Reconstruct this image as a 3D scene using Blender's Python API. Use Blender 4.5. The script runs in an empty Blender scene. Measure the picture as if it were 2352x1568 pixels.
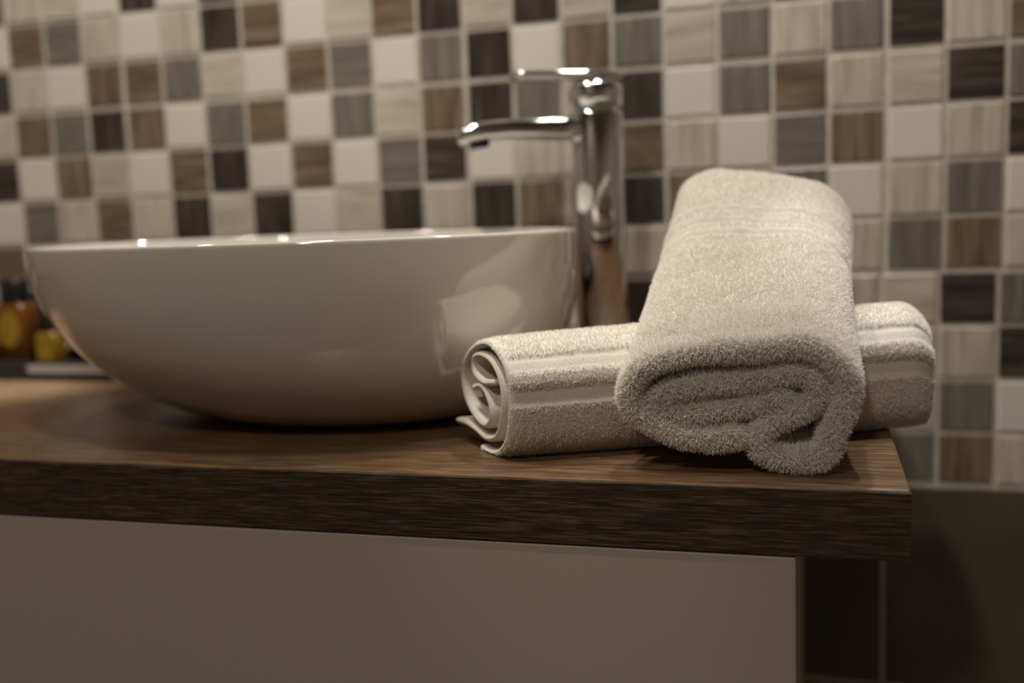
import bpy, bmesh, math, random
import numpy as np
from mathutils import Matrix, Vector, noise as mnoise

random.seed(7)
rng = np.random.default_rng(7)
scene = bpy.context.scene
C = scene.collection

# ------------------------------------------------------------------ camera
ZC = 0.85                                   # height of the countertop surface
F_PX = 2390.06
CAM = (-0.0639, -1.0198, 1.0022)
R_ = [[0.9605404531, 0.2756260184, -0.0373140173],      # camera right
      [0.0021490154, 0.1267969602, 0.9919263645],       # camera up
      [-0.2781320183, 0.9528655880, -0.1212012850]]     # camera forward
cam_data = bpy.data.cameras.new('camera')
cam = bpy.data.objects.new('camera', cam_data)
C.objects.link(cam)
cam.matrix_world = Matrix(((R_[0][0], R_[1][0], -R_[2][0], CAM[0]),
                           (R_[0][1], R_[1][1], -R_[2][1], CAM[1]),
                           (R_[0][2], R_[1][2], -R_[2][2], CAM[2]),
                           (0, 0, 0, 1)))
cam_data.sensor_width = 36.0
cam_data.lens = F_PX / 2352 * 36.0
cam_data.clip_start = 0.02
cam_data.dof.use_dof = True
cam_data.dof.focus_distance = 0.612
cam_data.dof.aperture_fstop = 2.8
scene.camera = cam

# ------------------------------------------------------------------ world, lights, exposure
world = bpy.data.worlds.new('world')
scene.world = world
world.use_nodes = True
world.node_tree.nodes['Background'].inputs[0].default_value = (1.0, 0.9, 0.78, 1)
world.node_tree.nodes['Background'].inputs[1].default_value = 0.02

def spot(name, loc, target, watts, size_deg, radius, col, blend=0.6):
    l = bpy.data.lights.new(name, 'SPOT')
    l.energy = watts
    l.spot_size = math.radians(size_deg)
    l.spot_blend = blend
    l.shadow_soft_size = radius
    l.color = col
    o = bpy.data.objects.new(name, l)
    C.objects.link(o)
    o.location = loc
    o.rotation_euler = (Vector(target) - Vector(loc)).to_track_quat('-Z', 'Y').to_euler()
    return o

WARM = (1.0, 0.955, 0.875)
spot('lamp_over_basin', (-0.49, -0.45, 1.98), (-0.48, -0.24, 0.9), 16.5, 165, 0.045, WARM, 0.3)
spot('lamp_over_towels', (-0.12, -0.07, 1.98), (-0.10, -0.24, 0.9), 26, 110, 0.03, (1.0, 0.975, 0.92), 0.8)
spot('lamp_over_tray', (-1.02, -0.22, 1.98), (-0.95, -0.22, 0.8), 10, 150, 0.03, (1.0, 0.90, 0.78), 0.5)
spot('sheen_spot', (-0.93, -0.40, 2.38), (-0.855, -0.195, 0.85), 270, 10.5, 0.02, (0.86, 0.95, 1.0), 1.0)  # added narrow spot, makes the pale sheen patch on the counter by the tray
spot('centre_downlight', (-0.42, -0.70, 2.38), (-0.215, -0.375, 0.89), 42, 12.0, 0.02, (1.0, 0.95, 0.86), 1.0)
spot('right_fill_spot', (0.05, -0.20, 2.38), (0.005, -0.335, 0.9), 62, 11.0, 0.02, (0.97, 0.99, 1.0), 1.0)  # added narrow beam, brightens only the lower towel's right end and counter corner
spot('room_fill', (-0.35, -1.75, 2.38), (-0.35, -1.4, 0.0), 36, 140, 0.06, (1.0, 0.91, 0.79))  # added fill from behind the camera, lifts the surfaces facing it
scene.view_settings.view_transform = 'Standard'
scene.view_settings.look = 'None'
scene.view_settings.gamma = 1.0
scene.view_settings.exposure = -0.04
try:
    scene.view_settings.use_curve_mapping = False
except Exception:
    pass
scene.cycles.use_denoising = True
scene.cycles.max_bounces = 5
scene.cycles.diffuse_bounces = 4
scene.cycles.use_adaptive_sampling = True
scene.cycles.adaptive_threshold = 0.035
scene.cycles.sample_clamp_indirect = 6.0
scene.cycles.caustics_reflective = False
scene.cycles.caustics_refractive = False

# ------------------------------------------------------------------ helpers
def mesh_obj(name, verts, faces, mat=None, parent=None, smooth=False):
    me = bpy.data.meshes.new(name)
    me.from_pydata([tuple(map(float, v)) for v in verts], [], faces)
    me.update()
    return link_mesh(name, me, mat, parent, smooth)

def link_mesh(name, me, mat=None, parent=None, smooth=False):
    if mat is not None and len(me.materials) == 0:
        me.materials.append(mat)
    if smooth:
        me.polygons.foreach_set('use_smooth', [True] * len(me.polygons))
    o = bpy.data.objects.new(name, me)
    C.objects.link(o)
    if parent is not None:
        o.parent = parent
    return o

def box_mesh(name, lo, hi, bevel=0.0, seg=2):
    bm = bmesh.new()
    bmesh.ops.create_cube(bm, size=1.0)
    for v in bm.verts:
        for k in range(3):
            v.co[k] = (lo[k] + hi[k]) / 2 + v.co[k] * (hi[k] - lo[k])
    if bevel > 0:
        bmesh.ops.bevel(bm, geom=bm.edges[:] + bm.verts[:], offset=bevel, segments=seg, profile=0.5, affect='EDGES')
    me = bpy.data.meshes.new(name)
    bm.to_mesh(me)
    bm.free()
    return me

def box(name, lo, hi, mat, parent=None, bevel=0.0, seg=2):
    return link_mesh(name, box_mesh(name, lo, hi, bevel, seg), mat, parent)

def empty(name, loc=(0, 0, 0)):
    o = bpy.data.objects.new(name, None)
    o.empty_display_size = 0.03
    C.objects.link(o)
    o.location = loc
    return o

def tag(o, label, cat, group=None):
    o['label'] = label
    o['category'] = cat
    if group:
        o['group'] = group
    return o

def structure(o):
    o['kind'] = 'structure'
    return o

def lathe(name, prof, mat, parent=None, n=64, sx=1.0, sy=1.0, center=(0, 0, 0), shift=None):
    """prof: list of (r, z); rings are ellipses r*sx, r*sy; shift(z)->(dx,dy)."""
    verts, faces = [], []
    for r, z in prof:
        dx, dy = shift(z) if shift else (0, 0)
        for i in range(n):
            a = 2 * math.pi * i / n
            verts.append((center[0] + dx + r * sx * math.cos(a), center[1] + dy + r * sy * math.sin(a), center[2] + z))
    for j in range(len(prof) - 1):
        for i in range(n):
            k = (i + 1) % n
            faces.append((j * n + i, j * n + k, (j + 1) * n + k, (j + 1) * n + i))
    faces.append(tuple(range(n - 1, -1, -1)))
    faces.append(tuple((len(prof) - 1) * n + i for i in range(n)))
    return mesh_obj(name, verts, faces, mat, parent, True)

# ------------------------------------------------------------------ materials
class NT:
    def __init__(self, name):
        self.m = bpy.data.materials.new(name)
        self.m.use_nodes = True
        self.t = self.m.node_tree
        self.b = self.t.nodes['Principled BSDF']
    def n(self, typ, **kw):
        nd = self.t.nodes.new(typ)
        for k, v in kw.items():
            if k in nd.inputs.keys():
                nd.inputs[k].default_value = v
            else:
                setattr(nd, k, v)
        return nd
    def l(self, a, b):
        self.t.links.new(a, b)

def plain(name, col, rough=0.5, metal=0.0, noise=0.0, scale=40, coat=0.0, ior=1.5):
    a = NT(name)
    a.b.inputs['Base Color'].default_value = (*col, 1)
    a.b.inputs['Roughness'].default_value = rough
    a.b.inputs['Metallic'].default_value = metal
    a.b.inputs['IOR'].default_value = ior
    a.b.inputs['Coat Weight'].default_value = coat
    if noise > 0:
        tc = a.n('ShaderNodeTexCoord')
        nz = a.n('ShaderNodeTexNoise', Scale=scale, Detail=4.0)
        rp = a.n('ShaderNodeValToRGB')
        rp.color_ramp.elements[0].position = 0.3
        rp.color_ramp.elements[1].position = 0.7
        rp.color_ramp.elements[0].color = (*[c * (1 - noise) for c in col], 1)
        rp.color_ramp.elements[1].color = (*[c * (1 + noise) for c in col], 1)
        a.l(tc.outputs['Object'], nz.inputs['Vector'])
        a.l(nz.outputs['Fac'], rp.inputs['Fac'])
        a.l(rp.outputs['Color'], a.b.inputs['Base Color'])
    return a.m

def grain(name, stops, along, fine, coarse, rough, rnd=True, bump=0.0, mix=0.5, spec=0.5):
    """streaky wood print; `along` = axis index the grain runs along. stops: [(pos, rgb)]"""
    a = NT(name)
    tc = a.n('ShaderNodeTexCoord')
    src = tc.outputs['Object']
    if rnd:
        oi = a.n('ShaderNodeObjectInfo')
        mul = a.n('ShaderNodeMath', operation='MULTIPLY')
        mul.inputs[1].default_value = 37.0
        a.l(oi.outputs['Random'], mul.inputs[0])
        add = a.n('ShaderNodeVectorMath', operation='ADD')
        a.l(src, add.inputs[0])
        a.l(mul.outputs[0], add.inputs[1])
        src = add.outputs[0]
    def streak(sc, stretch, detail):
        mp = a.n('ShaderNodeMapping')
        v = [sc, sc, sc]
        v[along] = sc / stretch
        mp.inputs['Scale'].default_value = v
        a.l(src, mp.inputs['Vector'])
        nz = a.n('ShaderNodeTexNoise', Scale=1.0, Detail=detail, Roughness=0.62)
        a.l(mp.outputs[0], nz.inputs['Vector'])
        return nz.outputs['Fac']
    f1 = streak(fine, 28.0, 3.0)
    f2 = streak(coarse, 9.0, 2.0)
    mx = a.n('ShaderNodeMix')
    mx.inputs['Factor'].default_value = mix
    a.l(f1, mx.inputs[2])
    a.l(f2, mx.inputs[3])
    rp = a.n('ShaderNodeValToRGB')
    while len(rp.color_ramp.elements) < len(stops):
        rp.color_ramp.elements.new(0.5)
    for e, (p, c) in zip(rp.color_ramp.elements, stops):
        e.position = p
        e.color = (*c, 1)
    a.l(mx.outputs[0], rp.inputs['Fac'])
    a.l(rp.outputs['Color'], a.b.inputs['Base Color'])
    a.b.inputs['Roughness'].default_value = rough
    a.b.inputs['Specular IOR Level'].default_value = spec
    if bump > 0:
        bp = a.n('ShaderNodeBump', Strength=bump, Distance=0.0004)
        a.l(f1, bp.inputs['Height'])
        a.l(bp.outputs[0], a.b.inputs['Normal'])
    return a.m

# mosaic tile prints (kind -> dark stop, mid stop, light stop)
TILE = {
    'D': [(0.34, (0.020, 0.015, 0.011)), (0.50, (0.052, 0.041, 0.033)), (0.66, (0.110, 0.091, 0.074))],
    'R': [(0.34, (0.092, 0.058, 0.037)), (0.50, (0.196, 0.136, 0.090)), (0.66, (0.305, 0.228, 0.160))],
    'G': [(0.34, (0.125, 0.110, 0.090)), (0.50, (0.190, 0.170, 0.142)), (0.66, (0.265, 0.240, 0.204))],
    'B': [(0.34, (0.400, 0.342, 0.280)), (0.50, (0.565, 0.500, 0.420)), (0.66, (0.700, 0.632, 0.545))],
    'W': [(0.20, (0.730, 0.680, 0.615)), (0.50, (0.755, 0.705, 0.640)), (0.80, (0.780, 0.730, 0.665))],
}
NAMES = {'D': 'dark', 'R': 'brown', 'G': 'grey', 'B': 'beige', 'W': 'cream'}
TMAT = {}
for k, st in TILE.items():
    for ax, nm in ((0, 'level'), (2, 'upright')):
        TMAT[k, ax] = grain('%s_tile_%s_grain' % (NAMES[k], nm), st, ax, 420.0, 105.0, 0.30, mix=0.58)

GROUT = plain('pale_grout', (0.66, 0.595, 0.52), 0.75, noise=0.12, scale=60)
DARKTILE = plain('dark_stoneware', (0.092, 0.074, 0.054), 0.38, noise=0.18, scale=14)
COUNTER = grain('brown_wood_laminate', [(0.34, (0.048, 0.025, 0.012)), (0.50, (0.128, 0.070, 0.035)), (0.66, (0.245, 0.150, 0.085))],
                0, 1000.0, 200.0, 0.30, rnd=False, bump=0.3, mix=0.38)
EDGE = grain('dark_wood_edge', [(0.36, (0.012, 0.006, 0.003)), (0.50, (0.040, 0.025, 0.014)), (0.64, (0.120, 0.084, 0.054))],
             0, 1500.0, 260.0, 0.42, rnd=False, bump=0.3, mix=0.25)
CABINET = plain('greige_lacquer', (0.43, 0.375, 0.318), 0.45, noise=0.02, scale=8)
CERAMIC = plain('white_ceramic', (0.66, 0.62, 0.555), 0.04, coat=0.8, ior=1.75)
CHROME = plain('chrome', (0.80, 0.82, 0.82), 0.05, metal=1.0)
PAINT = plain('warm_plaster', (0.42, 0.375, 0.32), 0.8, noise=0.03, scale=5)
CEIL = plain('white_plaster', (0.70, 0.67, 0.62), 0.85, noise=0.02, scale=5)
FLOORM = plain('floor_stoneware', (0.14, 0.12, 0.10), 0.4, noise=0.15, scale=6)
BLACK = plain('black_plastic', (0.010, 0.010, 0.011), 0.3)
BLACKG = plain('black_lacquer_tray', (0.014, 0.013, 0.013), 0.22)
STEEL = plain('brushed_strip', (0.42, 0.36, 0.33), 0.45, metal=0.6)
YELLOW = plain('yellow_label', (0.30, 0.165, 0.012), 0.45, noise=0.1, scale=120)
AMBER = NT('amber_liquid')
AMBER.b.inputs['Base Color'].default_value = (0.20, 0.065, 0.008, 1)
AMBER.b.inputs['Roughness'].default_value = 0.12
AMBER.b.inputs['Transmission Weight'].default_value = 0.45
AMBER = AMBER.m
GOLD = NT('golden_liquid')
GOLD.b.inputs['Base Color'].default_value = (0.28, 0.15, 0.010, 1)
GOLD.b.inputs['Roughness'].default_value = 0.12
GOLD.b.inputs['Transmission Weight'].default_value = 0.35
GOLD = GOLD.m

def cloth(name, col):
    a = NT(name)
    tc = a.n('ShaderNodeTexCoord')
    nz = a.n('ShaderNodeTexNoise', Scale=900.0, Detail=3.0, Roughness=0.6)
    rp = a.n('ShaderNodeValToRGB')
    rp.color_ramp.elements[0].position = 0.3
    rp.color_ramp.elements[1].position = 0.7
    rp.color_ramp.elements[0].color = (*[c * 0.80 for c in col], 1)
    rp.color_ramp.elements[1].color = (*col, 1)
    a.l(tc.outputs['Object'], nz.inputs['Vector'])
    a.l(nz.outputs['Fac'], rp.inputs['Fac'])
    a.l(rp.outputs['Color'], a.b.inputs['Base Color'])
    bp = a.n('ShaderNodeBump', Strength=0.5, Distance=0.0006)
    a.l(nz.outputs['Fac'], bp.inputs['Height'])
    a.l(bp.outputs[0], a.b.inputs['Normal'])
    a.b.inputs['Roughness'].default_value = 0.95
    a.b.inputs['Specular IOR Level'].default_value = 0.1
    a.b.inputs['Sheen Weight'].default_value = 0.15
    return a.m

CREAM = cloth('cream_terry', (0.74, 0.685, 0.595))
CREAM_PILE = plain('cream_terry_pile', (0.90, 0.858, 0.790), 0.9)
CREAM_PILE.node_tree.nodes['Principled BSDF'].inputs['Specular IOR Level'].default_value = 0.15

# ------------------------------------------------------------------ room shell
X0, X1, Y0, Y1, H = -1.75, 1.15, -2.35, 0.0015, 2.45
structure(box('floor', (X0, Y0, -0.05), (X1, 0.10, 0.0), FLOORM))
structure(box('ceiling', (X0, Y0, H), (X1, 0.10, H + 0.05), CEIL))
structure(box('wall_left', (X0 - 0.05, Y0, 0), (X0, 0.10, H), PAINT))
structure(box('wall_right', (X1, Y0, 0), (X1 + 0.05, 0.10, H), PAINT))
structure(box('wall_front', (X0, Y0 - 0.05, 0), (X1, Y0, H), PAINT))
wall = structure(box('wall_back', (X0, Y1, 0), (X1, 0.10, H), GROUT))

# ------------------------------------------------------------------ mosaic tiles on the back wall
PITCH = 0.05004
ZR0 = 1.1368                                 # height of grid line R0
COLS = list(range(-20, 3))
GRID = {                                     # one letter per tile, left to right, column -20 ... 2
    -3: 'RBBWDWGBWBRDBDBDBWBGWBR',
    -2: 'WRGBWBDRWBRDBDBDWBGBDBR',
    -1: 'DBWRRGBWRGWGDWRGBGBGDBR',
    0:  'BRGDRWGRWGBRDGBDWGRBBDG',
    1:  'DWRBWRDWRWGDWBBRBWGRWBD',
    2:  'WGBRBDBDWBDBDRBDRBGWBGW',
    3:  'RWBDWGBRWGDWBRGBDWRBGRB',
    4:  'BDWRGBWDRWBGWRWDBRWBBDG',
    5:  'WBRDWBGRWDBWGBRWDBGWBBD',
    6:  'GWBRWDBGWRBWDGBWRDWBBGW',
    7:  'BRWGBDWRGBWDRBWGBRWBGRB',
}
LEVEL = {(-1, -4), (-1, 0), (-1, 2), (0, -2), (0, 0), (0, 1), (1, -5), (1, -2), (1, 2), (4, 0), (4, 1), (5, 2)}
PLAINROWS = (-3, -2, -1, 0, 1, 2, 3, 4, 5, 6, 7)
gap_in, gap_out = 0.0042, 0.0056             # joint inside a 4 x 8 sheet, joint between sheets
tile_meshes = {}
def tile_mesh(key, w, h):
    kk = (key, round(w, 5), round(h, 5))
    if kk not in tile_meshes:
        bm = bmesh.new()
        t = 0.0040
        bmesh.ops.create_cube(bm, size=1.0)
        for v in bm.verts:
            v.co = Vector((v.co.x * w, v.co.y * t, v.co.z * h))
        front = [e for e in bm.edges if all(v.co.y < 0 for v in e.verts)]
        bmesh.ops.bevel(bm, geom=front, offset=0.0011, segments=1, profile=0.5, affect='EDGES')
        me = bpy.data.meshes.new('mosaic_tile')
        bm.to_mesh(me)
        bm.free()
        me.materials.append(TMAT[key])
        tile_meshes[kk] = me
    return tile_meshes[kk]

def tile_rect(c, r):
    dx = -0.0040 if r >= 4 else 0.0
    xl = c * PITCH + (gap_out if c % 8 == 0 else gap_in) / 2 + dx
    xr = (c + 1) * PITCH - (gap_out if (c + 1) % 8 == 0 else gap_in) / 2 + dx
    zt = ZR0 - r * PITCH - (gap_out if r % 4 == 0 else gap_in) / 2
    zb = ZR0 - (r + 1) * PITCH + (gap_out if (r + 1) % 4 == 0 else gap_in) / 2
    return xl, xr, zb, zt

for r in PLAINROWS:
    for i, c in enumerate(COLS):
        kind = GRID[r][i]
        ax = 0 if (r, c) in LEVEL else (2 if c > -8 and r >= -1 else (0 if random.random() < 0.4 else 2))
        xl, xr, zb, zt = tile_rect(c, r)
        o = bpy.data.objects.new('mosaic_tile', tile_mesh((kind, ax), xr - xl, zt - zb))
        C.objects.link(o)
        o.parent = wall
        o.location = ((xl + xr) / 2, 0.0017 + random.uniform(-0.0002, 0.0002), (zb + zt) / 2)
        o.rotation_euler = (math.radians(random.uniform(-0.35, 0.35)), 0, math.radians(random.uniform(-0.35, 0.35)))

# mosaic beyond the picture: one joined mesh on the same wall
fv, ff, fm = [], [], []
mats = [TMAT[k, 2] for k in 'DRGBW']
for r in range(-26, 8):
    for c in range(-35, 23):
        if c in COLS and r in GRID:
            continue
        xl, xr, zb, zt = tile_rect(c, r)
        if zt > H - 0.01:
            continue
        b = len(fv)
        e = 0.0011
        fv += [(xl, 0.0037, zb), (xr, 0.0037, zb), (xr, 0.0037, zt), (xl, 0.0037, zt),
               (xl, 0.0007, zb), (xr, 0.0007, zb), (xr, 0.0007, zt), (xl, 0.0007, zt),
               (xl + e, -0.0003, zb + e), (xr - e, -0.0003, zb + e), (xr - e, -0.0003, zt - e), (xl + e, -0.0003, zt - e)]
        ff += [(b + 8, b + 9, b + 10, b + 11)]
        k = random.choices(range(5), (3, 4, 4, 6, 5))[0]
        fm += [k]
        for q in range(4):
            p = (q + 1) % 4
            ff += [(b + q, b + p, b + 4 + p, b + 4 + q), (b + 4 + q, b + 4 + p, b + 8 + p, b + 8 + q)]
            fm += [k, k]
fo = mesh_obj('mosaic_field', fv, ff, mats[0], wall)
for m in mats[1:]:
    fo.data.materials.append(m)
fo.data.polygons.foreach_set('material_index', fm)
fo['kind'] = 'stuff'

# large dark tiles below the mosaic
for r in range(4):
    for c in range(-5, 3):
        zt = ZR0 - 8 * PITCH - r * 0.20 - 0.0030
        zb = max(zt - 0.20 + 0.0040, 0.002)
        xl, xr = c * 0.40 + 0.0022, (c + 1) * 0.40 - 0.0022
        xl, xr = max(xl, X0), min(xr, X1)
        if xr - xl < 0.02:
            continue
        o = box('wall_tile', (xl, -0.0002, zb), (xr, 0.004, zt), DARKTILE, wall, 0.0009, 1)

# ------------------------------------------------------------------ countertop and cabinet
XE, YF, TH = -0.0144, -0.4497, 0.0394
ct = empty('countertop', (-0.8, -0.22, ZC - TH))
tag(ct, 'dark brown wood-grain countertop slab under the basin and towels', 'countertop')
def sub(name, lo, hi, mat, par, bev=0.001):
    off = par.location
    return box(name, tuple(lo[k] - off[k] for k in range(3)), tuple(hi[k] - off[k] for k in range(3)), mat, par, bev)
sub('slab', (-1.62, YF + 0.0003, ZC - TH), (XE - 0.0003, -0.0006, ZC), COUNTER, ct, 0.0013)
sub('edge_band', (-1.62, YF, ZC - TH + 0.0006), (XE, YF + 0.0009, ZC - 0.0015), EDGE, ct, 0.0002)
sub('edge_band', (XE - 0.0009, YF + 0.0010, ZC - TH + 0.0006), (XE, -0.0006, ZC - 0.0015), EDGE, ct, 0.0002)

cab = empty('vanity_cabinet', (-0.8, -0.22, 0.25))
tag(cab, 'pale greige vanity cabinet hung under the wooden countertop', 'cabinet')
sub('body', (-1.60, -0.4286, 0.25), (-0.0733, -0.0010, ZC - TH - 0.0004), CABINET, cab)
sub('front_panel', (-0.8340, -0.4486, 0.252), (-0.0733, -0.4290, ZC - TH - 0.0006), CABINET, cab, 0.0012)
sub('front_panel', (-1.5990, -0.4486, 0.252), (-0.8370, -0.4290, ZC - TH - 0.0006), CABINET, cab, 0.0012)

# ------------------------------------------------------------------ vessel basin
BC = (-0.4623, -0.2571)
BH, BA, BB, BK0, BN, BM = 0.1400, 0.2262, 0.1670, 0.479, 2.12, 1.77
basin = empty('vessel_basin', (BC[0], BC[1], ZC))
tag(basin, 'glossy white ceramic vessel basin standing on the countertop', 'basin')
def k_at(t):
    return BK0 + (1 - BK0) * (1 - (1 - t) ** BN) ** (1 / BM)
def bshift(z):
    t = min(max(z / BH, 0), 1)
    return (0.036 * (1 - t) ** 2, 0.012 * (1 - t) ** 2)
prof = [(BK0 * 0.9, 0.0006), (BK0 * 0.985, 0.0012)]
for i in range(1, 41):
    t = (i / 40) ** 1.5
    prof.append((k_at(t), t * (BH - 0.003)))
prof[-1] = (k_at(0.99), BH - 0.0035)
prof += [(1.000, BH - 0.0018), (0.998, BH - 0.0006), (0.993, BH), (0.986, BH - 0.0001), (0.980, BH - 0.0010), (0.976, BH - 0.0035)]
for i in range(39, 0, -1):
    t = (i / 40) ** 1.5
    prof.append((max(k_at(t) - 0.032 - 0.02 * (1 - t), 0.06), 0.012 + t * (BH - 0.020)))
prof += [(0.30, 0.0125), (0.12, 0.0115)]
bowl = lathe('bowl', prof, CERAMIC, basin, 128, BA, BB, (0, 0, 0), bshift)
lathe('drain', [(0.026, 0.0116), (0.026, 0.0135), (0.022, 0.0150), (0.004, 0.0155)], CHROME, basin, 32, 1, 1, (0.034, 0.011, 0))

# ------------------------------------------------------------------ tall chrome faucet
FX, FY = -0.2475, -0.100
fa = empty('basin_faucet', (FX, FY, ZC))
tag(fa, 'tall chrome single-lever faucet rising behind the white basin', 'faucet')
fa.rotation_euler = (0, 0, math.radians(180 + 22))           # local +x points along the spout
lathe('base_ring', [(0.0265, 0.0004), (0.0265, 0.0045), (0.0250, 0.0060), (0.0215, 0.0064)], CHROME, fa, 48)
def rr(w, d, r, n=8):
    pts = []
    for cx, cy, a0 in ((w - r, d - r, 0), (-w + r, d - r, 90), (-w + r, -d + r, 180), (w - r, -d + r, 270)):
        for i in range(n + 1):
            a = math.radians(a0 + 90 * i / n)
            pts.append((cx + r * math.cos(a), cy + r * math.sin(a)))
    return pts
def column(name, rings, mat, par):
    """rings: list of (z, w, d, r, dx)"""
    V, Fc = [], []
    n = None
    for z, w, d, r, dx in rings:
        p = rr(w, d, r)
        n = len(p)
        V += [(x + dx, y, z) for x, y in p]
    for j in range(len(rings) - 1):
        for i in range(n):
            k = (i + 1) % n
            Fc.append((j * n + i, j * n + k, (j + 1) * n + k, (j + 1) * n + i))
    Fc += [tuple(range(n - 1, -1, -1)), tuple((len(rings) - 1) * n + i for i in range(n))]
    o = mesh_obj(name, V, Fc, mat, par, True)
    return o
column('body', [(0.006, 0.0230, 0.0230, 0.019, 0), (0.2360, 0.0230, 0.0230, 0.019, 0), (0.2390, 0.0220, 0.0220, 0.018, 0),
                (0.2400, 0.020, 0.020, 0.017, 0)], CHROME, fa)
lathe('collar', [(0.0185, 0.2398), (0.0185, 0.2418)], CHROME, fa, 48)
column('cartridge_housing', [(0.2418, 0.0210, 0.0210, 0.0175, 0), (0.2428, 0.0228, 0.0228, 0.0188, 0), (0.2590, 0.0228, 0.0228, 0.0188, 0),
                             (0.2625, 0.0216, 0.0216, 0.0180, 0), (0.2640, 0.0190, 0.0190, 0.0150, 0)], CHROME, fa)

def blade(name, stations, mat, par):
    """flat arm along local +x: stations (x, z_mid, half_width, half_thick), rounded section"""
    V, Fc = [], []
    n = 24
    for x, z, w, t in stations:
        for i in range(n):
            a = 2 * math.pi * i / n
            ca, sa = math.cos(a), math.sin(a)
            e = 0.42
            V.append((x, w * math.copysign(abs(ca) ** e, ca), z + t * math.copysign(abs(sa) ** e, sa)))
    for j in range(len(stations) - 1):
        for i in range(n):
            k = (i + 1) % n
            Fc.append((j * n + i, j * n + k, (j + 1) * n + k, (j + 1) * n + i))
    Fc += [tuple(range(n - 1, -1, -1)), tuple((len(stations) - 1) * n + i for i in range(n))]
    return mesh_obj(name, V, Fc, mat, par, True)
blade('spout', [(0.012, 0.2240, 0.019, 0.0105), (0.030, 0.2240, 0.0195, 0.0100), (0.055, 0.2250, 0.020, 0.0090), (0.078, 0.2255, 0.021, 0.0082),
                (0.100, 0.2245, 0.0215, 0.0080), (0.112, 0.2225, 0.0215, 0.0080), (0.119, 0.2195, 0.0205, 0.0072), (0.1225, 0.2175, 0.019, 0.0050),
                (0.1232, 0.2165, 0.017, 0.0015)], CHROME, fa)
blade('aerator', [(0.096, 0.2145, 0.010, 0.0030), (0.112, 0.2122, 0.010, 0.0030)], BLACK, fa)
blade('lever_handle', [(-0.022, 0.2685, 0.0165, 0.0010), (-0.021, 0.2685, 0.0190, 0.0035), (0.010, 0.2690, 0.0195, 0.0042), (0.040, 0.2700, 0.0185, 0.0040),
                       (0.062, 0.2708, 0.0175, 0.0038), (0.0710, 0.2712, 0.0165, 0.0034), (0.0735, 0.2713, 0.0140, 0.0015)], CHROME, fa)

# ------------------------------------------------------------------ rolled towels
def catmull(pts, m):
    """smooth open curve through pts, resampled to m points of equal spacing"""
    p = np.array(pts, float)
    p = np.vstack([2 * p[0] - p[1], p, 2 * p[-1] - p[-2]])
    out = []
    for i in range(1, len(p) - 2):
        t = np.linspace(0, 1, 24, endpoint=False)[:, None]
        a, b, c, d = p[i - 1], p[i], p[i + 1], p[i + 2]
        out.append(0.5 * (2 * b + (c - a) * t + (2 * a - 5 * b + 4 * c - d) * t ** 2 + (3 * b - a - 3 * c + d) * t ** 3))
    out.append(p[-2][None])
    q = np.vstack(out)
    L = np.r_[0, np.cumsum(np.linalg.norm(np.diff(q, axis=0), axis=1))]
    s = np.linspace(0, L[-1], m)
    return np.c_[np.interp(s, L, q[:, 0]), np.interp(s, L, q[:, 1])], L[-1]

def contour(path, th):
    """closed outline of a strip of thickness th (scalar) with round ends. returns pts, (u along path 0..1), side(+1 left,-1 right), normal"""
    d = np.gradient(path, axis=0)
    d /= np.linalg.norm(d, axis=1)[:, None]
    nr = np.c_[-d[:, 1], d[:, 0]]
    m = len(path)
    u = np.linspace(0, 1, m)
    P, U, S, Nn = [], [], [], []
    for i in range(m):
        P.append((path[i], nr[i])); U.append(u[i]); S.append(1)
    for a in (45, 90, 135):
        a = math.radians(a)
        P.append((path[-1], nr[-1] * math.cos(a) + d[-1] * math.sin(a))); U.append(1); S.append(0)
    for i in range(m - 1, -1, -1):
        P.append((path[i], -nr[i])); U.append(u[i]); S.append(-1)
    for a in (45, 90, 135):
        a = math.radians(a)
        P.append((path[0], -nr[0] * math.cos(a) - d[0] * math.sin(a))); U.append(0); S.append(0)
    base = np.array([p for p, n in P])
    nrm = np.array([n for p, n in P])
    return base, nrm, np.array(U), np.array(S), th

def pile_object(name, pos, nor, length, radius, mat, parent, lean=0.55, down=0.0):
    """terry pile: one curve per loop"""
    n = len(pos)
    rnd = rng.normal(size=(n, 3))
    rnd /= np.linalg.norm(rnd, axis=1)[:, None]
    d1 = nor + lean * rnd
    d1[:, 2] -= down
    d1 /= np.linalg.norm(d1, axis=1)[:, None]
    rnd2 = rng.normal(size=(n, 3))
    d2 = d1 + 0.75 * rnd2 / np.linalg.norm(rnd2, axis=1)[:, None]
    d2 /= np.linalg.norm(d2, axis=1)[:, None]
    L = length[:, None] * rng.uniform(0.6, 1.25, size=(n, 1))
    p0 = pos - nor * 0.0006
    p1 = p0 + d1 * L * 0.5
    p2 = p1 + (d1 + d2) * 0.25 * L
    p3 = p2 + d2 * L * 0.3
    P = np.stack([p0, p1, p2, p3], axis=1).reshape(-1, 3)
    cu = bpy.data.hair_curves.new(name)
    cu.add_curves([4] * n)
    cu.attributes['position'].data.foreach_set('vector', P.astype(np.float32).ravel())
    if 'radius' not in cu.attributes:
        cu.attributes.new('radius', 'FLOAT', 'POINT')
    rad = np.tile(np.array([1.0, 1.0, 0.9, 0.55], np.float32) * radius, n)
    cu.attributes['radius'].data.foreach_set('value', rad)
    cu.materials.append(mat)
    o = bpy.data.objects.new(name, cu)
    C.objects.link(o)
    o.parent = parent
    o['kind'] = 'stuff'
    return o

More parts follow.
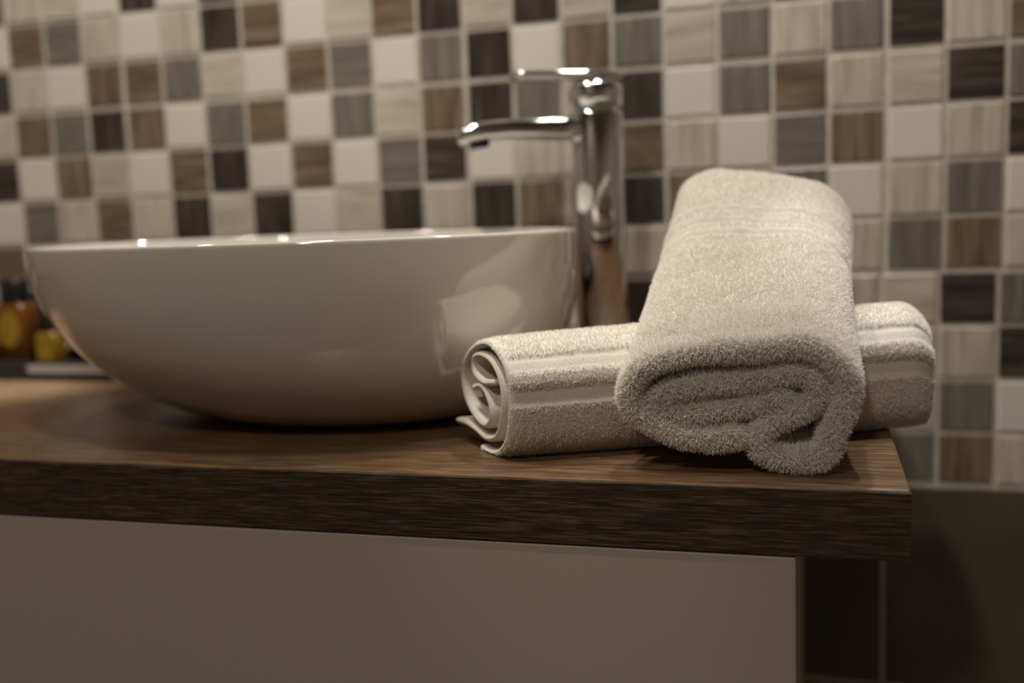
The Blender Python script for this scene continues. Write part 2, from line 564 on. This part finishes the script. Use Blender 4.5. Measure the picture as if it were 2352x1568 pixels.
def sample_grid(V, w, count):
    """V: (J,K,3) grid closed in K; w: (J-1,K) weight; returns positions, normals, j, k indices"""
    A, B = V[:-1], V[1:]
    A2, B2 = np.roll(A, -1, axis=1), np.roll(B, -1, axis=1)
    cr = np.cross(B2 - A, A2 - B)
    area = np.linalg.norm(cr, axis=2) / 2 + 1e-14
    nr = cr / (2 * area[..., None])
    pr = (area * w).ravel()
    idx = rng.choice(pr.size, size=count, p=pr / pr.sum())
    j, k = np.divmod(idx, w.shape[1])
    a, b = rng.random(count)[:, None], rng.random(count)[:, None]
    pos = (A[j, k] * (1 - a) * (1 - b) + A2[j, k] * (1 - a) * b + B[j, k] * a * (1 - b) + B2[j, k] * a * b)
    return pos, nr[j, k], j, k

def grid_faces(J, K, off=0, flip=False):
    f = []
    for j in range(J - 1):
        for k in range(K):
            q = (k + 1) % K
            t = (off + j * K + k, off + j * K + q, off + (j + 1) * K + q, off + (j + 1) * K + k)
            f.append(t[::-1] if flip else t)
    return f

def lump(P, sc, amp):
    return np.array([mnoise.noise(Vector((float(x) * sc, float(y) * sc, float(z) * sc))) for x, y, z in P]) * amp

# ---- lower towel: a long roll lying across the counter, slightly turned
ANG = math.radians(25.7)
E_AX = np.array([math.cos(ANG), math.sin(ANG), 0.0])
L_AX = np.array([-math.sin(ANG), math.cos(ANG), 0.0])
LOW0 = np.array([-0.2670, -0.3925, ZC])
RP, RQ = 0.0420, 0.0400
LEN_LOW = 0.306
low = empty('rolled_towel', tuple(LOW0 + E_AX * 0.15))
tag(low, 'cream terry towel rolled up and lying along the counter beneath the other towel', 'towel', 'rolled towels on the counter')

def zo(pts):                                   # traced end-face spiral -> unit disc (right = towards the viewer)
    return [((x - 445) / 295.0, -(y - 855) / 545.0) for x, y in pts]
pathA = zo([(385, 1375), (470, 1392), (570, 1345), (655, 1200), (690, 1020), (703, 800), (680, 590), (605, 440), (500, 365), (400, 385), (300, 470), (215, 610),
            (190, 760), (215, 920), (290, 1060), (395, 1140), (465, 1110), (500, 1000), (470, 870), (405, 785), (315, 815)])
pathB = zo([(105, 1205), (200, 1195), (330, 1225), (450, 1262), (545, 1205), (600, 1060), (628, 880), (612, 690), (545, 545), (440, 480), (355, 500), (315, 570),
            (335, 680), (420, 740), (515, 720)])
lowV, lowF, lowGrids = [], [], []
bands_f = lambda v: np.interp(v, [-1.0, -0.12, -0.09, -0.05, -0.03, 0.20, 0.23, 0.27, 0.46, 0.50, 0.66, 0.69, 0.72, 0.88, 0.905, 0.93, 1.0],
                              [0.2, 0.3, 1.1, 0.9, -1.4, -1.5, -1.1, 1.3, 1.2, -0.3, -0.4, -1.3, 0.6, 0.6, -1.1, 0.4, 0.4])
for path, th0, m, outer in ((pathA, 0.0052, 170, True), (pathB, 0.0050, 110, False)):
    # work in metres in the (front, up) plane
    pm = [(u * RP, (v + 1.0) * RQ) for u, v in path]
    cl, _ = catmull(pm, m)
    base, nrm, U, S, th = contour(cl, th0)
    K = len(base)
    ts = [0.0] + list(np.cumsum([0.0006, 0.0007, 0.0010, 0.0014]))
    ev = np.r_[0, 0.0006, 0.0015, 0.0030, np.linspace(0.0055, LEN_LOW - 0.012, 90), LEN_LOW - 0.007, LEN_LOW - 0.0035, LEN_LOW - 0.0012, LEN_LOW]
    sh = np.r_[0.0, 0.62, 0.86, 0.97, np.ones(90), 0.9, 0.72, 0.45, 0.0]
    rows = []
    for jj, (e, s_) in enumerate(zip(ev, sh)):
        half = np.full(K, th / 2 * s_)
        P2 = base + nrm * half[:, None]
        fr = e / LEN_LOW
        if outer:
            v = P2[:, 1] / RQ - 1
            ex = (S != 0) & (U < 0.46) & (nrm[:, 0] * (P2[:, 0]) + nrm[:, 1] * (P2[:, 1] - RQ) > 0) & (P2[:, 0] > 0.0 - 0.012)
            d = bands_f(v) * 0.0008 * min(1, e / 0.004)
            wob = 1 + 0.0
            P2 = P2 + nrm * (d * ex)[:, None]
        # roll swells to the right, end rounded off
        g = 0.94 + 0.16 * fr - 0.05 * fr * fr
        if fr > 0.93:
            g *= 1.0 - 0.16 * ((fr - 0.93) / 0.07) ** 2
        pf = P2[:, 0] * g
        qv = P2[:, 1] * g
        if fr > 0.93:
            qv = qv
        k = 0.30
        eo = e + k * pf * (1 - min(1, e / 0.10)) - 0.36 * pf * max(0, (fr - 0.6) / 0.4) ** 2
        p = -pf
        pos = LOW0[None] + E_AX[None] * eo[:, None] + L_AX[None] * p[:, None]
        pos[:, 2] += np.maximum(qv, 0.0012 + 0.15 * np.minimum(qv, 0.004))
        rows.append(pos)
    V = np.stack(rows)
    flat = V.reshape(-1, 3)
    if outer:
        pass
    flat = flat + np.c_[np.zeros(len(flat)), np.zeros(len(flat)), lump(flat, 60, 0.0006) * (flat[:, 2] > ZC + 0.006)]
    V = flat.reshape(V.shape)
    V[..., 2] = np.maximum(V[..., 2], ZC + 0.0010)
    V = V - np.array(low.location)
    off = len(lowV)
    lowV += [tuple(x) for x in V.reshape(-1, 3)]
    lowF += grid_faces(V.shape[0], K, off)
    lowGrids.append((V, base, nrm, U, S, outer, ev))
lo = mesh_obj('towel_roll', lowV, lowF, CREAM, low, True)
# pile on the visible outside
V, base, nrm, U, S, outer, ev = lowGrids[0]
K = V.shape[1]
out = (nrm[:, 0] * base[:, 0] + nrm[:, 1] * (base[:, 1] - RQ) > 0) & (U < 0.52)
vv = base[:, 1] / RQ - 1
front = base[:, 0] > -0.012
flatband = front & (((vv > -0.05) & (vv < 0.22)) | ((vv > 0.50) & (vv < 0.665)))
wk = out.astype(float) * np.where(flatband, 0.45, 1.0)
w = np.tile(wk[None], (V.shape[0] - 1, 1))
w[:4] *= 0.25
w[ev[:-1] > LEN_LOW - 0.02] *= 1.3
pos, nr, j, k = sample_grid(V, w, 70000)
sgn = np.sign(np.einsum('ij,ij->i', nr, pos - (np.array([0, 0, RQ]) + np.outer((ev[j] - 0.15), E_AX) + (LOW0 + E_AX * 0.15 - np.array(low.location)))))
nr = nr * sgn[:, None]
pile_object('terry_pile', pos, nr, np.where(flatband[k], 0.0007, 0.0016), 0.00011, CREAM_PILE, low)

# ---- upper towel: folded roll leaning over the lower one, open end towards the viewer
UP = [(-0.1067, 0.0207), (-0.1219, 0.019), (-0.1412, 0.022), (-0.1567, 0.0293), (-0.1654, 0.0381), (-0.1671, 0.0471), (-0.1615, 0.0582), (-0.1478, 0.0664), (-0.1244, 0.0705), (-0.1017, 0.0722), (-0.0794, 0.0741), (-0.0637, 0.0725), (-0.0526, 0.066), (-0.0465, 0.0563), (-0.0462, 0.0452), (-0.0495, 0.034), (-0.0539, 0.0233), (-0.057, 0.0133), (-0.0658, 0.008), (-0.081, 0.0086), (-0.0919, 0.013), (-0.0934, 0.0211), (-0.0866, 0.0293), (-0.0758, 0.0355), (-0.0657, 0.041), (-0.061, 0.0476), (-0.0644, 0.0548), (-0.0732, 0.0581), (-0.0922, 0.0556), (-0.1181, 0.0517), (-0.1408, 0.0477), (-0.153, 0.0411), (-0.1464, 0.0357), (-0.1283, 0.0346), (-0.1085, 0.0366), (-0.0923, 0.0409), (-0.0814, 0.0451)]
up = empty('rolled_towel', (-0.10, -0.36, ZC))
tag(up, 'thick fluffy cream towel with its folded open end facing the viewer, propped on another towel', 'towel', 'rolled towels on the counter')
XC, UL, UY = -0.1055, 0.212, -0.4225
cl, plen = catmull(UP, 330)
base, nrm, U, S, th = contour(cl, 0.0108)
K = len(base)
t_end = th / 2
sv = np.r_[-t_end * np.array([1.0, 0.95, 0.82, 0.6, 0.32]) * 0.9 / UL, np.linspace(0, 0.955, 190), 0.97, 0.983, 0.993, 1.0]
shu = np.r_[0.0, 0.32, 0.58, 0.80, 0.95, np.ones(190), 0.93, 0.8, 0.6, 0.0]
BANDS = (0.565, 0.635, 0.71)
# outside of the roll: from the start of the path up to the bottom of the lobe
is_outer = (U < 0.50)
side_out = -1 if True else 1
rows = []
# sign of the normal that points outward on the outer lap
cen = np.array([XC, 0.042])
outward = np.einsum('ij,ij->i', nrm, base - cen) > 0
for jj, (s, q) in enumerate(zip(sv, shu)):
    sc = max(0.0, min(1.0, s))
    P2 = base + nrm * (th / 2 * q)
    ex = is_outer & outward & (S != 0)
    d = np.zeros(K)
    for b in BANDS:
        d -= 0.0030 * math.exp(-((s - b) * UL / 0.0015) ** 2)
    if BANDS[0] < s < BANDS[2]:
        d += 0.0004
    if s > 0.93:
        d -= 0.010 * ((s - 0.93) / 0.07) ** 2.2 * 1.0
    P2 = P2 + nrm * (d * ex)[:, None]
    x = XC + (P2[:, 0] - XC) * (1 - 0.055 * sc - 0.05 * math.sin(math.pi * sc) * (P2[:, 0] > XC)) + 0.0085 * sc
    z = P2[:, 1] + 0.103 * sc ** 1.04 - 0.26 * sc ** 1.5 * (P2[:, 0] - XC)
    # the tail and lobe underneath are pressed up against the roll further back
    y = np.full(K, UY + UL * s)
    y = y + 0.010 * np.clip((0.042 - P2[:, 1]) / 0.042, -0.5, 1) * (1 - sc) * 0.3
    y = y + 0.0032 * np.interp(U, [0.50, 0.66, 1.0], [0.0, 0.8, 1.0]) * max(0.0, 1 - sc / 0.3)
    rows.append(np.c_[x, y, ZC + z])
V = np.stack(rows)
flat = V.reshape(-1, 3)
am = 0.0016
lz = lump(flat, 38, am) + lump(flat + 3.3, 120, 0.0006)
flat[:, 2] += lz * (flat[:, 2] > ZC + 0.004)
# keep clear of the lower roll: drape over it
from mathutils.bvhtree import BVHTree
lw = np.array(lowV) + np.array(low.location)
bvh = BVHTree.FromPolygons([tuple(v) for v in lw], lowF)
hcache = {}
def roll_top(x, y):
    key = (round(x / 0.002), round(y / 0.002))
    if key not in hcache:
        best = -1.0
        for dx in (-0.004, 0, 0.004):
            for dy in (-0.004, 0, 0.004):
                hit = bvh.ray_cast(Vector((key[0] * 0.002 + dx, key[1] * 0.002 + dy, ZC + 0.3)), Vector((0, 0, -1)))[0]
                if hit is not None:
                    best = max(best, hit.z)
        hcache[key] = best
    return hcache[key]
for q in range(len(flat)):
    x, y, z = flat[q]
    if z < ZC + 0.11:
        t = roll_top(x, y) + 0.0025
        if z < t:
            flat[q, 2] = t + 0.0002 * random.random()
flat[:, 2] = np.maximum(flat[:, 2], ZC + 0.0012)
V = flat.reshape(V.shape) - np.array(up.location)
mesh_obj('towel_roll', V.reshape(-1, 3), grid_faces(V.shape[0], K), CREAM, up, True)
# pile
ex = (is_outer & outward).astype(float)
w = np.zeros((V.shape[0] - 1, K))
for jj in range(V.shape[0] - 1):
    s = sv[jj]
    f = 1.0 if s * UL < 0.012 else (0.5 if s * UL < 0.025 else 0.0)
    w[jj] = np.maximum(ex, f)
    if s < 0.0:
        w[jj] = 1.6
    for b in BANDS:
        if abs(s - b) * UL < 0.0015:
            w[jj] *= 0.02
pos, nr, j, k = sample_grid(V, w, 240000)
# orient: away from the strip's centre line
A = V[j, k]
cgrid = np.stack([np.c_[XC + (base[:, 0] - XC), np.zeros(K), base[:, 1]] for _ in range(1)])[0]
nd = np.c_[nrm[k, 0], np.zeros(len(k)), nrm[k, 1]]
nd[:, 1] = np.where(sv[j] < 0, -0.8, 0.0)
sgn = np.sign(np.einsum('ij,ij->i', nr, nd))
sgn[sgn == 0] = 1
nr = nr * sgn[:, None]
ln = np.interp(sv[j], [0.0, 0.08, 0.16, 0.45, 0.60, 1.0], [0.0037, 0.0036, 0.0027, 0.0020, 0.0014, 0.0014])
nearband = np.zeros(len(j), bool)
for b in BANDS:
    nearband |= np.abs(sv[j] - b) * UL < 0.0035
ln = np.where(nearband, 0.0009, ln)
pile_object('terry_pile', pos, nr, ln, 0.00012, CREAM_PILE, up, 0.7, 0.15)

# ------------------------------------------------------------------ toiletries on a black tray by the wall
tray = empty('toiletry_tray', (-0.86, -0.080, ZC))
tag(tray, 'low black tray holding toiletry bottles against the tiled wall', 'tray')
tx0, tx1, ty0, ty1 = -0.13, 0.155, -0.056, 0.062
box('floor_panel', (tx0, ty0, 0.0005), (tx1, ty1, 0.0065), BLACKG, tray, 0.0015)
box('front_rail', (tx0, ty0, 0.0068), (tx1, ty0 + 0.006, 0.0190), BLACKG, tray, 0.001)
box('back_rail', (tx0, ty1 - 0.006, 0.0068), (tx1, ty1, 0.0190), BLACKG, tray, 0.001)
box('side_rail', (tx0, ty0 + 0.0062, 0.0068), (tx0 + 0.006, ty1 - 0.0062, 0.0190), BLACKG, tray, 0.001)
box('side_rail', (tx1 - 0.006, ty0 + 0.0062, 0.0068), (tx1, ty1 - 0.0062, 0.0190), BLACKG, tray, 0.001)
box('metal_strip', (0.016, ty0 - 0.0010, 0.0080), (tx1 - 0.004, ty0 - 0.0001, 0.0165), STEEL, tray)

def bottle(label, x, y, w, h, cap_h, liquid, lab_z, round_label):
    b = empty('toiletry_bottle', (x, y, ZC + 0.0067))
    tag(b, label, 'bottle', 'toiletry bottles on the tray')
    r = w * 0.30
    hb = h - cap_h
    column('body', [(0.0003, w * 0.92, w * 0.62, r, 0), (0.002, w, w * 0.68, r, 0), (hb - 0.008, w, w * 0.68, r, 0), (hb - 0.003, w * 0.8, w * 0.56, r * 0.8, 0),
                    (hb, w * 0.5, w * 0.42, r * 0.6, 0)], liquid, b)
    lathe('cap', [(w * 0.74, hb + 0.0003), (w * 0.78, hb + 0.0015), (w * 0.78, h - 0.0015), (w * 0.72, h)], BLACK, b, 32, 1.0, 0.8)
    if round_label:
        V = [(w * 0.66 * math.cos(a), -w * 0.68 - 0.0005, lab_z + w * 0.9 * math.sin(a)) for a in np.linspace(0, 2 * math.pi, 32, endpoint=False)]
        V += [(a, b_ + 0.0006, c) for a, b_, c in V]
        Fc = [tuple(range(32)), tuple(range(63, 31, -1))] + [(i, 32 + i, 32 + (i + 1) % 32, (i + 1) % 32) for i in range(32)]
        mesh_obj('label', V, Fc, YELLOW, b)
    else:
        box('label', (-w * 0.70, -w * 0.68 - 0.0006, lab_z - w * 0.5), (w * 0.70, -w * 0.68 - 0.0001, lab_z + w * 0.5), YELLOW, b)
    return b
bottle('tall amber bottle with black cap and round yellow label, at the left edge', -0.9010, -0.080, 0.0215, 0.0960, 0.024, AMBER, 0.042, True)
bottle('small golden bottle with black cap, half hidden behind the basin', -0.8600, -0.080, 0.0145, 0.0660, 0.026, GOLD, 0.016, False)
